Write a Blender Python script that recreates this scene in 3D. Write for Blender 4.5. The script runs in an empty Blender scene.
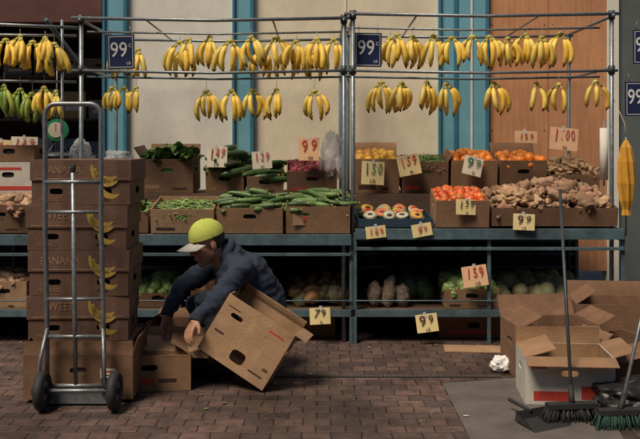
import bpy, math, random
from mathutils import Vector, Matrix, noise
random.seed(7)
F=889.0; CH=1.4; HY=142.0
def PX(px,Y): return (px-320.0)*Y/F
def PZ(py,Y): return CH-(py-HY)*Y/F
def P(px,py,Y): return Vector((PX(px,Y),Y,PZ(py,Y)))
R=random.uniform
sc=bpy.context.scene
# ------------------------------------------------------------ materials
MATS={}
def mat(name,col,rough=.6,var=.15,scale=8,bump=0,bscale=60,island=0,col2=None,metal=0,detail=5,stain=0,spec=.5,trans=0,alpha=1,coat=0,huev=0,stretch=None):
    if name in MATS: return MATS[name]
    m=bpy.data.materials.new(name); m.use_nodes=True; MATS[name]=m
    nt=m.node_tree; N=nt.nodes; L=nt.links
    b=N['Principled BSDF']
    geo=N.new('ShaderNodeNewGeometry')
    src=geo.outputs['Position']
    if stretch:
        mp=N.new('ShaderNodeMapping'); mp.inputs['Scale'].default_value=stretch
        L.new(src,mp.inputs['Vector']); src=mp.outputs['Vector']
    n=N.new('ShaderNodeTexNoise'); n.inputs['Scale'].default_value=scale; n.inputs['Detail'].default_value=detail
    n.inputs['Roughness'].default_value=.65
    L.new(src,n.inputs['Vector'])
    r=N.new('ShaderNodeMapRange'); r.inputs['From Min'].default_value=.25; r.inputs['From Max'].default_value=.75
    r.inputs['To Min'].default_value=1-var; r.inputs['To Max'].default_value=1+var
    L.new(n.outputs['Fac'],r.inputs['Value'])
    hsv=N.new('ShaderNodeHueSaturation')
    if col2:
        mx=N.new('ShaderNodeMix'); mx.data_type='RGBA'
        mx.inputs[6].default_value=(*col,1); mx.inputs[7].default_value=(*col2,1)
        L.new(geo.outputs['Random Per Island'],mx.inputs[0]); L.new(mx.outputs[2],hsv.inputs['Color'])
    else: hsv.inputs['Color'].default_value=(*col,1)
    val=r.outputs[0]
    if island:
        w=N.new('ShaderNodeTexWhiteNoise'); w.noise_dimensions='1D'
        L.new(geo.outputs['Random Per Island'],w.inputs['W'])
        r2=N.new('ShaderNodeMapRange'); r2.inputs['To Min'].default_value=1-island; r2.inputs['To Max'].default_value=1+island
        L.new(w.outputs['Value'],r2.inputs['Value'])
        mu=N.new('ShaderNodeMath'); mu.operation='MULTIPLY'; L.new(val,mu.inputs[0]); L.new(r2.outputs[0],mu.inputs[1]); val=mu.outputs[0]
    L.new(val,hsv.inputs['Value'])
    out=hsv.outputs['Color']
    if stain:
        n3=N.new('ShaderNodeTexNoise'); n3.inputs['Scale'].default_value=2.3; n3.inputs['Detail'].default_value=8; n3.inputs['Roughness'].default_value=.7
        L.new(geo.outputs['Position'],n3.inputs['Vector'])
        r3=N.new('ShaderNodeMapRange'); r3.inputs['From Min'].default_value=.45; r3.inputs['From Max'].default_value=.72
        r3.inputs['To Max'].default_value=stain
        L.new(n3.outputs['Fac'],r3.inputs['Value'])
        mx=N.new('ShaderNodeMix'); mx.data_type='RGBA'; L.new(r3.outputs[0],mx.inputs[0]); L.new(out,mx.inputs[6])
        mx.inputs[7].default_value=(col[0]*.35,col[1]*.3,col[2]*.25,1); out=mx.outputs[2]
    L.new(out,b.inputs['Base Color'])
    b.inputs['Roughness'].default_value=rough; b.inputs['Metallic'].default_value=metal
    b.inputs['Specular IOR Level'].default_value=spec
    if alpha<1: b.inputs['Alpha'].default_value=alpha
    if bump:
        n2=N.new('ShaderNodeTexNoise'); n2.inputs['Scale'].default_value=bscale; n2.inputs['Detail'].default_value=4
        L.new(src,n2.inputs['Vector'])
        bp=N.new('ShaderNodeBump'); bp.inputs['Strength'].default_value=bump; bp.inputs['Distance'].default_value=.01
        L.new(n2.outputs['Fac'],bp.inputs['Height']); L.new(bp.outputs[0],b.inputs['Normal'])
    return m
card =mat('cardboard',(.30,.175,.095),.88,.18,9,.25,90,island=.16,stain=.55)
card2=mat('cardboard_dark',(.20,.11,.062),.88,.2,9,.25,90,island=.15,stain=.6)
card3=mat('cardboard_light',(.38,.24,.135),.88,.16,9,.25,90,island=.12,stain=.45)
cardw=mat('cardboard_white',(.56,.53,.47),.75,.12,12,.15,120,stain=.4)
cardr=mat('cardboard_banana_brown_shaded',(.145,.078,.052),.78,.25,9,.2,90,island=.15,stain=.6)  # brown board, darkened in colour for the shadow over the stack
inkd =mat('ink_dark',(.05,.025,.02),.7); inkr=mat('ink_red',(.46,.045,.03),.7,.3,60); inkg=mat('ink_green',(.05,.17,.08),.7,.3,60)
inky =mat('ink_yellow',(.40,.27,.05),.7,.35,40); inkb=mat('ink_blue',(.03,.08,.3),.7); inkw=mat('ink_white',(.7,.7,.66),.7)
inkp =mat('ink_faded',(.30,.18,.10),.7,.3,60)
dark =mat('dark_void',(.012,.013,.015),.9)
steel=mat('worn_steel',(.24,.27,.29),.45,.35,30,.1,80,metal=.65,stain=.5)
poled=mat('dark_pole',(.06,.07,.075),.5,.35,30,.1,80,metal=.4,stain=.5)
steelb=mat('blue_grey_painted_steel',(.075,.125,.150),.55,.35,16,.15,80,stain=.8)
blue =mat('light_blue_paint',(.16,.40,.50),.55,.12,5,.08,40,stain=.3,stretch=(1,1,.3))
blued=mat('deep_blue_paint',(.04,.18,.28),.55,.2,5,.08,40,stain=.3)
cream=mat('cream_plaster',(.80,.72,.55),.85,.07,3,.2,25,stain=.28,stretch=(1,1,.35))
white=mat('offwhite_plaster',(.77,.75,.67),.85,.08,3,.2,25,stain=.28,stretch=(1,1,.35))
ply  =mat('plywood',(.56,.27,.13),.7,.22,5,.08,40,stain=.4,stretch=(6,1,.5))
wood =mat('shelf_wood_shaded',(.12,.07,.045),.8,.25,9,.15,60,stain=.5,stretch=(1,4,4))  # wood kept dark to paint in the deep shadow under the shelves
teal =mat('teal_panel_shaded',(.010,.024,.030),.7,.3,6,stain=.5)  # near-black teal: the under-shelf shadow is put into the panel colour
ban  =mat('banana_yellow',(.84,.54,.07),.45,.14,40,.05,80,island=.16,col2=(.72,.60,.15),stain=.2)
bang =mat('banana_green',(.16,.27,.04),.45,.15,40,.05,80,island=.2,col2=(.35,.38,.06))
bant =mat('banana_tip',(.09,.05,.02),.8)
bans =mat('banana_stem',(.46,.40,.09),.6,island=.2)
zuc  =mat('zucchini_green',(.025,.065,.015),.35,.45,60,.1,90,island=.35,col2=(.06,.12,.025))
cuc  =mat('cucumber_green',(.03,.075,.02),.45,.4,50,.2,120,island=.45,col2=(.10,.17,.045))
cab  =mat('cabbage_green',(.15,.26,.065),.5,.3,40,.3,60,island=.2,col2=(.26,.34,.12))
leaf =mat('leaf_green',(.05,.12,.025),.5,.3,40,island=.4,col2=(.12,.20,.045))
beet =mat('beet_red',(.16,.015,.025),.5,.3,30,.2,80,island=.3,col2=(.25,.03,.04))
orng =mat('orange_skin',(.75,.2,.02),.4,.08,40,.1,200,island=.12,col2=(.78,.27,.03))
tom  =mat('tomato_red',(.58,.07,.02),.3,.1,20,island=.25,col2=(.68,.17,.035))
yel  =mat('yellow_fruit',(.72,.42,.05),.4,.1,20,.05,100,island=.1,col2=(.70,.32,.05))
yam  =mat('yam_skin',(.27,.14,.085),.8,.3,40,.4,90,island=.35,col2=(.42,.28,.17),stain=.5)
ging =mat('ginger_skin',(.46,.31,.17),.75,.25,40,.4,90,island=.2,col2=(.36,.22,.12))
taro =mat('taro_skin',(.14,.10,.075),.88,.45,50,.7,70,island=.2,col2=(.22,.17,.125))
melon=mat('cantaloupe_skin',(.30,.25,.14),.75,.35,60,.4,90,island=.3,col2=(.17,.19,.09))
wmel =mat('watermelon_skin',(.03,.07,.025),.4,.6,25,island=.2)
squ  =mat('squash_skin',(.30,.14,.05),.55,.4,30,island=.3,col2=(.07,.08,.03))
flesh=mat('papaya_flesh',(.7,.17,.05),.4,.15,30)
pale =mat('pale_rind',(.46,.43,.30),.5,.2,30,island=.1)
papy =mat('paper_yellow',(.76,.62,.30),.8,.08,14,stain=.3)
papo =mat('paper_orange',(.76,.47,.27),.8,.08,14,stain=.3)
papw =mat('paper_white',(.74,.67,.53),.8,.08,14,stain=.3)
navy =mat('sign_navy',(.018,.028,.085),.4,.15,10,stain=.2)
rubber=mat('black_rubber',(.02,.02,.021),.7,.3,30,.2,90)
denim=mat('navy_jacket_cloth',(.020,.031,.058),.9,.3,22,.3,160,stain=.2)
pants=mat('dark_blue_jeans',(.022,.030,.048),.9,.25,25,.3,160)
skinm=mat('skin',(.38,.20,.125),.5,.12,35,.1,150)
hairm=mat('hair',(.03,.028,.026),.8,.4,120,.5,200)
capy =mat('cap_yellow_green',(.46,.52,.10),.85,.12,60,.2,300)
capg =mat('cap_grey_brim',(.46,.45,.42),.85,.1,60,.2,300)
plas =mat('plastic_film',(.68,.70,.72),.3,.05,10,.2,40,alpha=.5)
plasw=mat('white_plastic',(.7,.7,.69),.4,.05,10,.2,40)
bagk =mat('black_bag_plastic',(.016,.015,.015),.45,.2,10,.5,14)
grn  =mat('green_plastic',(.03,.28,.12),.35)
dkgrn=mat('dark_green_bristle',(.02,.07,.05),.7,.3,80,.6,200)
umb  =mat('umbrella_orange_yellow',(.60,.30,.03),.6,.2,20,island=.1)
twine=mat('twine',(.45,.40,.3),.9)
conc =mat('concrete_strip',(.115,.10,.09),.75,.25,6,.3,50,stain=.65)
asph =mat('asphalt',(.05,.05,.052),.85,.2,6,.5,120)
iron =mat('grate_iron',(.03,.03,.03),.5,.3,20,metal=.6)
# ------------------------------------------------------------ mesh builder
class B:
    def __init__(s): s.v=[];s.f=[];s.m=[];s.s=[];s.ml=[]
    def mi(s,m):
        if m not in s.ml: s.ml.append(m)
        return s.ml.index(m)
    def add(s,vf,m,M=None,smooth=False):
        v,f=vf; o=len(s.v); M=M or Matrix()
        s.v+= [M@Vector(p) for p in v]; k=s.mi(m)
        for q in f: s.f.append([i+o for i in q]); s.m.append(k); s.s.append(smooth)
    def done(s,name,bevel=0,parent=None,keep=False):
        me=bpy.data.meshes.new(name)
        lo=Vector((min(p[i] for p in s.v) for i in range(3))); hi=Vector((max(p[i] for p in s.v) for i in range(3)))
        c=Vector(((lo.x+hi.x)/2,(lo.y+hi.y)/2,lo.z))
        if parent: c=Vector((0,0,0))
        me.from_pydata([p-c for p in s.v],[],s.f)
        for m in s.ml: me.materials.append(m)
        me.polygons.foreach_set('material_index',s.m); me.polygons.foreach_set('use_smooth',s.s)
        me.update()
        o=bpy.data.objects.new(name,me); sc.collection.objects.link(o); o.location=c
        if parent: o.parent=parent; o.matrix_parent_inverse=parent.matrix_world.inverted()
        if bevel:
            b=o.modifiers.new('bev','BEVEL'); b.width=bevel; b.segments=2; b.limit_method='ANGLE'
        return o
def T(x,y,z): return Matrix.Translation((x,y,z))
def RX(a): return Matrix.Rotation(a,4,'X')
def RY(a): return Matrix.Rotation(a,4,'Y')
def RZ(a): return Matrix.Rotation(a,4,'Z')
def box(sx,sy,sz,c=(0,0,0)):
    v=[(c[0]+x*sx/2,c[1]+y*sy/2,c[2]+z*sz/2) for x in(-1,1) for y in(-1,1) for z in(-1,1)]
    return v,[(0,1,3,2),(4,6,7,5),(0,4,5,1),(2,3,7,6),(0,2,6,4),(1,5,7,3)]
def bx(x0,x1,y0,y1,z0,z1): return box(x1-x0,y1-y0,z1-z0,((x0+x1)/2,(y0+y1)/2,(z0+z1)/2))
def tube(path,rad,n=8,cap=True,twist=0):
    path=[Vector(p) for p in path]
    if not hasattr(rad,'__len__'): rad=[rad]*len(path)
    v=[];f=[]; up=None
    for i,p in enumerate(path):
        t=(path[min(i+1,len(path)-1)]-path[max(i-1,0)]).normalized()
        if up is None:
            up=Vector((0,0,1)) if abs(t.z)<.9 else Vector((1,0,0))
        a=(up-t*up.dot(t)).normalized(); bb=t.cross(a); up=a
        for k in range(n):
            th=2*math.pi*k/n+twist
            v.append(p+(a*math.cos(th)+bb*math.sin(th))*rad[i])
    for i in range(len(path)-1):
        for k in range(n):
            k2=(k+1)%n; f.append((i*n+k,i*n+k2,(i+1)*n+k2,(i+1)*n+k))
    if cap: f.append(list(range(n))[::-1]); f.append([len(v)-n+k for k in range(n)])
    return v,f
def ell(rx,ry,rz,u=12,w=8,lump=0,seed=0,fr=1.5,dimple=0):
    v=[(0,0,1-dimple)]; f=[]
    for i in range(1,w):
        a=math.pi*i/w
        for k in range(u):
            t=2*math.pi*k/u
            v.append([math.sin(a)*math.cos(t),math.sin(a)*math.sin(t),math.cos(a)])
    v.append((0,0,-1.0))
    o=[]
    for p in v:
        p=Vector(p); d=1+lump*noise.noise(p*fr+Vector((seed*7.1,seed*3.3,seed)))
        o.append((p.x*rx*d,p.y*ry*d,p.z*rz*d))
    for k in range(u): f.append((0,1+k,1+(k+1)%u))
    for i in range(w-2):
        for k in range(u):
            a=1+i*u+k;b=1+i*u+(k+1)%u; f.append((a,a+u,b+u,b))
    last=len(v)-1; s=1+(w-2)*u
    for k in range(u): f.append((s+k,last,s+(k+1)%u))
    return o,f
def panel(w,h,t,hole=None):
    if not hole: return bx(0,w,0,t,0,h)
    cx,cz,rx,rz=hole; n=24; ov=[];ou=[]
    for k in range(n):
        th=2*math.pi*k/n; c,s=math.cos(th),math.sin(th)
        e=.6; ix=cx+rx*math.copysign(abs(c)**e,c); iz=cz+rz*math.copysign(abs(s)**e,s)
        ov.append((ix,iz))
        tx=((w-cx) if c>0 else cx)/max(abs(c),1e-6); tz=((h-cz) if s>0 else cz)/max(abs(s),1e-6)
        q=min(tx,tz); ou.append((cx+c*q,cz+s*q))
    for X,Z in((0,0),(w,0),(w,h),(0,h)):
        j=min(range(n),key=lambda i:(ou[i][0]-X)**2+(ou[i][1]-Z)**2); ou[j]=(X,Z)
    v=[(a,0,b) for a,b in ov]+[(a,0,b) for a,b in ou]+[(a,t,b) for a,b in ov]+[(a,t,b) for a,b in ou]
    f=[]
    for k in range(n):
        j=(k+1)%n
        f+=[(k,j,n+j,n+k)[::-1],(2*n+k,2*n+j,3*n+j,3*n+k),(k,j,2*n+j,2*n+k),(n+k,n+j,3*n+j,3*n+k)[::-1]]
    return v,f
def text(body,size,M,m,parent,bold=.0,shear=0,name='lettering',sx=1):
    cu=bpy.data.curves.new(name,'FONT'); cu.body=body; cu.size=size; cu.align_x='CENTER'; cu.align_y='CENTER'
    cu.extrude=.0004; cu.offset=bold; cu.shear=shear; cu.resolution_u=3; cu.materials.append(m)
    o=bpy.data.objects.new(name,cu); sc.collection.objects.link(o)
    o.parent=parent
    bpy.context.view_layer.update()
    o.matrix_parent_inverse=Matrix.Translation(parent.location).inverted()
    o.matrix_basis=M@RX(math.pi/2)@Matrix.Diagonal((sx,1,1,1))
    return o
def bent(w,t,L,k=.15):
    v=[];f=[];n=5
    for i in range(n+1):
        u=i/n
        for x in(0,w):
            for y in(0,t): v.append((x,y+k*L*u*u,u*L))
    for i in range(n):
        a=i*4;b=a+4
        f+=[(a,a+2,b+2,b),(a+1,b+1,b+3,a+3),(a,b,b+1,a+1),(a+2,a+3,b+3,b+2)]
    f+=[(0,1,3,2),(n*4,n*4+2,n*4+3,n*4+1)]
    return v,f
# ------------------------------------------------------------ cardboard box
def cbox(name,M,w,d,h,m=card,holes=True,flaps=None,t=.006,inner=None,printf=None,bottom=True,hr=(.045,.017)):
    b=B(); hz=h*.66
    hh=(w/2,hz,hr[0],hr[1]) if holes in(True,'f') else None
    b.add(panel(w,h,t,hh),m,M@T(-w/2,0,0))
    b.add(panel(w,h,t,hh),m,M@T(-w/2,d-t,0))
    hs=(d/2-t,hz,hr[0],hr[1]) if holes else None
    for sx in(-1,1):
        Ms=M@T(sx*(w/2)-(0 if sx<0 else t),t,0)@RZ(math.pi/2)@T(0,-t,0)
        b.add(panel(d-2*t,h,t,hs),m,Ms)
    if bottom: b.add(bx(-w/2+t,w/2-t,t,d-t,0.001,t),m,M)
    fi=inner or m
    if inner:
        b.add(bx(-w/2+t+.001,w/2-t-.001,d-t-.004,d-t-.001,t,h-.002),inner,M)
        b.add(bx(w/2-t-.004,w/2-t-.001,t+.001,d-t-.005,t,h-.002),inner,M); b.add(bx(-w/2+t+.001,-w/2+t+.004,t+.001,d-t-.005,t,h-.002),inner,M)
    for k,(fl,an) in (flaps or {}).items():
        g=.001; c=R(-.2,.25)
        if k=='f': b.add(bent(w,t*.7,fl,c),fi,M@T(-w/2,0,h+g)@RX(an))
        if k=='b': b.add(bent(w,t*.7,fl,c),fi,M@T(-w/2,d-t*.7,h+g)@RX(-an))
        if k=='l': b.add(bent(d-.006,t*.7,fl,c),fi,M@T(-w/2,0.003,h+g)@RY(-an)@T(t*.7,0,0)@RZ(math.pi/2))
        if k=='r': b.add(bent(d-.006,t*.7,fl,c),fi,M@T(w/2,0.003,h+g)@RY(an)@RZ(math.pi/2))
    if printf:
        for (x,z,pw,ph,mm) in printf: b.add(bx(x,x+pw,-.0012,-.0002,z,z+ph),mm,M)
    return b.done(name)
def spots(w,d,n,j=.35):
    nx=max(1,round(math.sqrt(n*w/d))); ny=max(1,round(n/nx)); o=[]
    for i in range(nx):
        for k in range(ny):
            o.append(((i+.5+R(-j,j))/nx*w-w/2,(k+.5+R(-j,j))/ny*d))
    random.shuffle(o); return o
def item(b,kind,M,k=1):
    s=random.random()*100
    rr=RZ(R(0,6.3))@RX(R(-.5,.5))@RY(R(-.5,.5))
    if kind=='orange': r=.036*k*R(.9,1.1); b.add(ell(r,r,r*.95,14,9,dimple=.08),orng,M@rr,True); b.add(ell(.005,.005,.003,6,4),inkg,M@rr@T(0,0,r*.88),True)
    elif kind=='tomato': r=.033*k*R(.85,1.12); b.add(ell(r,r,r*.85,14,9,.08,s,dimple=.12),tom,M@rr,True); b.add(ell(.009,.009,.004,5,4),inkg,M@rr@T(0,0,r*.76),True)
    elif kind=='yellow': r=.036*k*R(.9,1.1); b.add(ell(r,r*.9,r*1.15,12,9,.2,s),yel,M@rr,True)
    elif kind=='beet': r=.04*k*R(.8,1.15); b.add(ell(r,r,r,12,8,.25,s),beet,M@rr,True)
    elif kind=='yam':
        L=.07*k*R(.55,1.25); r=.034*k*R(.65,1.25); b.add(ell(r,r*.9,L,12,12,.65,s,1.8),yam,M@RZ(R(-1.5,1.5))@RY(math.pi/2+R(-.5,.5)),True)
    elif kind=='ginger':
        for q in range(4): b.add(ell(.018*k,.016*k,.035*k*R(.7,1.2),9,7,.4,s+q),ging,M@T(R(-.03,.03),R(-.02,.02),R(-.01,.015))@RZ(R(0,6))@RX(R(.6,2.4)),True)
    elif kind=='melon': r=.075*k*R(.85,1.15); b.add(ell(r,r,r*R(1,1.25),18,12,.12,s),melon,M@rr,True)
    elif kind=='wmelon': r=.075*k*R(.85,1.1); b.add(ell(r,r,r*1.15,18,12,.05,s),wmel,M@rr,True)
    elif kind=='cabbage':
        r=.05*k*R(.85,1.1); b.add(ell(r,r,r*.9,16,12,.3,s,3.2),cab,M@rr,True)
        for q in range(3): b.add(ell(r*1.02,r*.95,r*.9,14,9,.45,s+q*3,2.0),cab,M@RZ(R(0,6))@RX(R(-1,1))@T(R(-.006,.006),R(-.006,.006),-.004),True)
    elif kind=='squash': b.add(ell(.06*k*R(.8,1.1),.06*k,.09*k*R(.8,1.1),16,12,.35,s),squ,M@RZ(R(0,3))@RX(R(.3,1.7)),True)
    elif kind in('zuc','cuc'):
        L=.2*k*R(.7,1.15); r=.021*k*R(.8,1.2) if kind=='zuc' else .020*k*R(.8,1.25); bow=R(-.035,.035)*k
        pts=[];rd=[]
        for i in range(11):
            u=i/10; pts.append(((u-.5)*L,bow*(1-(2*u-1)**2),R(-.0008,.0008))); rd.append(r*min(1,.35+ (math.sin(math.pi*min(1,u*1.02))**.45)*.7)*R(.95,1.05) if 0<i<10 else r*.3)
        b.add(tube(pts,rd,9),zuc if kind=='zuc' else cuc,M,True)
        b.add(tube([(L*.49,0,0),(L*.54,0,.003)],[r*.35,r*.3],6),bans,M,True)
    elif kind=='bean':
        L=.1*R(.7,1.2); c=R(-.02,.02); b.add(tube([((i/5-.5)*L,c*(1-(2*i/5-1)**2),0) for i in range(6)],[.002,.0045,.005,.005,.0045,.002],5),cab,M@RZ(R(-1.5,1.5))@RY(R(-.35,.35)),True)
    elif kind=='leaf':
        L=.09*k*R(.6,1.2); W_=L*R(.3,.5); cv=R(.1,.5)
        v=[];f=[]
        for i in range(5):
            u=i/4; ww=W_*math.sin(math.pi*(.08+.86*u)); z=cv*L*u*(1-u)*2+R(-.004,.004)
            v+=[(u*L,-ww,z+.01),(u*L,0,z),(u*L,ww,z+.01)]
        for i in range(4):
            a=i*3; f+=[(a,a+1,a+4,a+3),(a+1,a+2,a+5,a+4)]
        b.add((v,f),leaf,M@RZ(R(0,6.3))@RY(R(-1.2,.1)),True)
def pile(name,kind,M,w,d,z0,n,mound=.04,k=1,layers=2,ang=None,fill=True,fm=None):
    b=B()
    for l in range(layers):
        for (x,y) in spots(w*.9,d*.9,n):
            q=(1-(2*x/w)**2)*(1-(2*(y+d*.05)/d-1)**2)
            z=z0+mound*max(0,q)*(1)+R(-.008,.008)-(layers-1-l)*.03*k
            MM=M@T(x,y+d*.05,z)
            if kind in('zuc','cuc'): MM=MM@RZ((ang or 0)+R(-.6,.6))@RY(R(-.2,.2))
            item(b,kind,MM,k)
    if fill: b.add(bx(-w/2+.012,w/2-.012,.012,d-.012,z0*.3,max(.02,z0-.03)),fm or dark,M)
    return b.done(name)
# ------------------------------------------------------------ bananas
def bunch(px,py,Y,n=5,mt=ban,size=1,yaw=None,name='banana_bunch',hang=.05,wide=1):
    top=P(px,py,Y); b=B(); yaw=R(-.8,.8) if yaw is None else yaw
    side=random.choice((-1,1)); lean=R(-.16,.16)
    M=T(*top)@RZ(yaw)@RY(lean)
    for i in range(n):
        u=(i/(n-1)-.5)*2 if n>1 else 0
        L=.215*size*R(.85,1.1); sp=u*.30*wide+R(-.06,.06); back=R(-.35,.45)+(.25 if i%2 else -.1)
        dirn=Vector((math.sin(sp),-math.sin(back)*.5,-math.cos(sp))).normalized()
        out=Vector((math.copysign(1,u+.001*side)*(.35+.65*abs(u)),-.7+R(-.3,.3),0)).normalized()
        pts=[];rd=[];K=12; bw=R(.032,.048)
        for j in range(K+1):
            t=j/K; bow=bw*size*(1-(2*t-1)**2)
            pts.append(dirn*(t*L)+out*bow+Vector((u*.016,0,-.004)))
            if t<.14: r=.006+.006*t
            elif t<.28: r=.007+(t-.14)/.14*.0115
            elif t<.82: r=.0195
            elif t<.93: r=.015
            else: r=.0065
            rd.append(r*size*R(.98,1.02))
        s=3
        b.add(tube(pts[:s],rd[:s],6),bans if mt is ban else bang,M,True)
        b.add(tube(pts[s-1:K],rd[s-1:K],6,twist=R(0,1)),mt,M,True)
        b.add(tube([pts[K-1],pts[K]],[rd[K-1]*.6,.0045*size],6),bant,M,True)
    b.add(ell(.028*size,.016,.018,8,6,.3,R(0,9)),bans if mt is ban else bang,M@T(0,0,-.002),True)
    b.add(tube([top+Vector((0,0,0)),top+Vector((.003,0,hang*.5)),top+Vector((0,.0,hang))],.0018,5),twine,None,True)
    return b.done(name)
# ------------------------------------------------------------ setting
def brickmat():
    m=bpy.data.materials.new('brick_pavers'); m.use_nodes=True; nt=m.node_tree;N=nt.nodes;L=nt.links;b=N['Principled BSDF']
    g=N.new('ShaderNodeNewGeometry')
    nz=N.new('ShaderNodeTexNoise'); nz.inputs['Scale'].default_value=4; nz.inputs['Detail'].default_value=5; L.new(g.outputs['Position'],nz.inputs['Vector'])
    add=N.new('ShaderNodeVectorMath'); add.operation='MULTIPLY_ADD'; add.inputs[1].default_value=(.034,.034,0)
    L.new(nz.outputs['Color'],add.inputs[0]); L.new(g.outputs['Position'],add.inputs[2])
    br=N.new('ShaderNodeTexBrick'); L.new(add.outputs[0],br.inputs['Vector'])
    br.inputs['Scale'].default_value=1; br.inputs['Brick Width'].default_value=.145; br.inputs['Row Height'].default_value=.105; br.inputs['Mortar Size'].default_value=.0052
    br.inputs['Mortar Smooth'].default_value=.8; br.inputs['Bias'].default_value=-.1
    br.inputs['Color1'].default_value=(.150,.092,.074,1); br.inputs['Color2'].default_value=(.066,.046,.042,1); br.inputs['Mortar'].default_value=(.034,.026,.023,1)
    def rng(src,a,b_,c,d):
        r=N.new('ShaderNodeMapRange'); r.inputs['From Min'].default_value=a; r.inputs['From Max'].default_value=b_; r.inputs['To Min'].default_value=c; r.inputs['To Max'].default_value=d; L.new(src,r.inputs['Value']); return r.outputs[0]
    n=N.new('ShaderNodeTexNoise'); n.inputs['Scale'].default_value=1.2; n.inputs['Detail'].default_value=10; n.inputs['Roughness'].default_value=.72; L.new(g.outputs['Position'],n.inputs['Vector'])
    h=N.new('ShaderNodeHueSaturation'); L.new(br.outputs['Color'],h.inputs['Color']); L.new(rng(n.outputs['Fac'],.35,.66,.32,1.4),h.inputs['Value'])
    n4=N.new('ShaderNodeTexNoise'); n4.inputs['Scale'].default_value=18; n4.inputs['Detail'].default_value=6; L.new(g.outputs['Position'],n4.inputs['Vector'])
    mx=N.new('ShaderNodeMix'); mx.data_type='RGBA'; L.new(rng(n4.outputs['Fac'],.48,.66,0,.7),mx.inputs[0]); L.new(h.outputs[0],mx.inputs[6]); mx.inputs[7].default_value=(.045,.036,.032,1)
    # pale gum spots / dust
    vo=N.new('ShaderNodeTexVoronoi'); vo.inputs['Scale'].default_value=5; L.new(g.outputs['Position'],vo.inputs['Vector'])
    mx2=N.new('ShaderNodeMix'); mx2.data_type='RGBA'; L.new(rng(vo.outputs['Distance'],.06,.09,.55,0),mx2.inputs[0]); L.new(mx.outputs[2],mx2.inputs[6]); mx2.inputs[7].default_value=(.025,.022,.02,1)
    L.new(mx2.outputs[2],b.inputs['Base Color'])
    L.new(rng(n.outputs['Fac'],.35,.62,.36,.68),b.inputs['Roughness'])
    n2=N.new('ShaderNodeTexNoise'); n2.inputs['Scale'].default_value=45; n2.inputs['Detail'].default_value=6; L.new(g.outputs['Position'],n2.inputs['Vector'])
    ma=N.new('ShaderNodeMath'); ma.operation='MULTIPLY_ADD'; ma.inputs[1].default_value=-1.0; L.new(br.outputs['Fac'],ma.inputs[0]); L.new(n2.outputs['Fac'],ma.inputs[2])
    bp=N.new('ShaderNodeBump'); bp.inputs['Strength'].default_value=.8; bp.inputs['Distance'].default_value=.007; L.new(ma.outputs[0],bp.inputs['Height']); L.new(bp.outputs[0],b.inputs['Normal'])
    return m
b=B(); b.add(([(-150,-150,-.14),(150,-150,-.14),(150,150,-.14),(-150,150,-.14)],[(0,1,2,3)]),asph); b.done('road_ground')
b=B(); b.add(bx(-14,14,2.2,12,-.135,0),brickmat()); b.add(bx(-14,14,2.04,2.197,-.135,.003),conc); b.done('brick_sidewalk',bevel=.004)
g=lambda px,py:(PX(px,1244.6/(py-HY)),1244.6/(py-HY),.004)
b=B()
pts=[g(443,384),g(520,378),g(590,378),g(640,470),g(485,470)]
b.add((pts+[(x,y,-.02) for x,y,z in pts],[(4,3,2,1,0),(0,1,6,5),(1,2,7,6),(2,3,8,7),(3,4,9,8),(4,0,5,9)]),conc)
b.done('concrete_pavement_patch')
b=B()
yd=1244.6/(376.5-HY)
xa,xb=PX(272,yd),PX(500,yd)
b.add(bx(xa,xb,yd-.026,yd+.026,-.01,.003),iron)
n=90
for i in range(n):
    x=xa+(xb-xa)*(i+.5)/n; b.add(bx(x-.004,x+.004,yd-.02,yd+.02,.0035,.006),conc)
b.done('drain_grate')
# litter
b=B()
for i in range(70):
    x=R(-2.6,2.4); y=R(4.3,6.15)
    if random.random()<.5 : y=R(5.75,6.2)
    M=T(x,y,.006+R(0,.002))@RZ(R(0,6))
    k=R(.008,.022); mm=random.choice((leaf,cab,card3,papw,yam,card2,card2,leaf))
    b.add(([(-k,-k*.4,0),(k*.2,-k*.6,R(0,.006)),(k,0,R(0,.004)),(0,k*.6,R(0,.006))],[(0,1,2,3)]),mm,M)
b.done('scattered_litter')
b=B(); ob=mat('sky_blocker_brick',(.16,.10,.075),.85,.25,4,stain=.4); gl=mat('sky_blocker_glass',(.03,.035,.04),.15)
b.add(bx(-40,40,-16,-11,-.13,9),ob)
for i in range(26):
    for z_ in(1.2,4.2,6.9): x=-38+i*3; b.add(bx(x,x+1.4,-11,-10.97,z_,z_+1.7),gl); b.add(bx(x-.1,x+1.5,-11,-10.93,z_-.12,z_),conc)
b.done('sky_blocker_building')  # unseen building behind the camera, added to block low sky light
YW=7.6
W=lambda px:PX(px,YW)
shop=bpy.data.objects.new('produce_shop_building',None); sc.collection.objects.link(shop); shop.location=(0,YW,0)
bpy.context.view_layer.update()
def part(fn,name,bevel=.003):
    b=B(); fn(b); return b.done(name,bevel=bevel,parent=shop)
part(lambda b:(b.add(bx(W(128),W(233),YW,YW+.15,0,3.6),white),b.add(bx(W(-300),W(640)+3,YW+.01,YW+.25,3.6,6.5),white)),'plaster_wall')
part(lambda b:(b.add(bx(W(254),W(438),YW+.002,YW+.15,0,3.6),cream),b.add(bx(W(345),W(346.5),YW-.006,YW+.001,0,3.6),white)),'cream_wall')
def pil(b):
    for a,c in((104,128),(233,254),(438,488)):
        b.add(bx(W(a),W(c),YW-.035,YW+.15,0,3.6),blue)
        b.add(bx(W(a)+.0,W(a)+.022,YW-.06,YW-.036,0,3.6),blued); b.add(bx(W(c)-.03,W(c),YW-.055,YW-.036,0,3.6),blued)
    b.add(bx(W(453),W(457),YW-.05,YW-.036,0,3.6),blued)
    b.add(bx(W(470),W(472),YW-.045,YW-.036,0,3.6),white)
part(pil,'pilasters')
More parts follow.
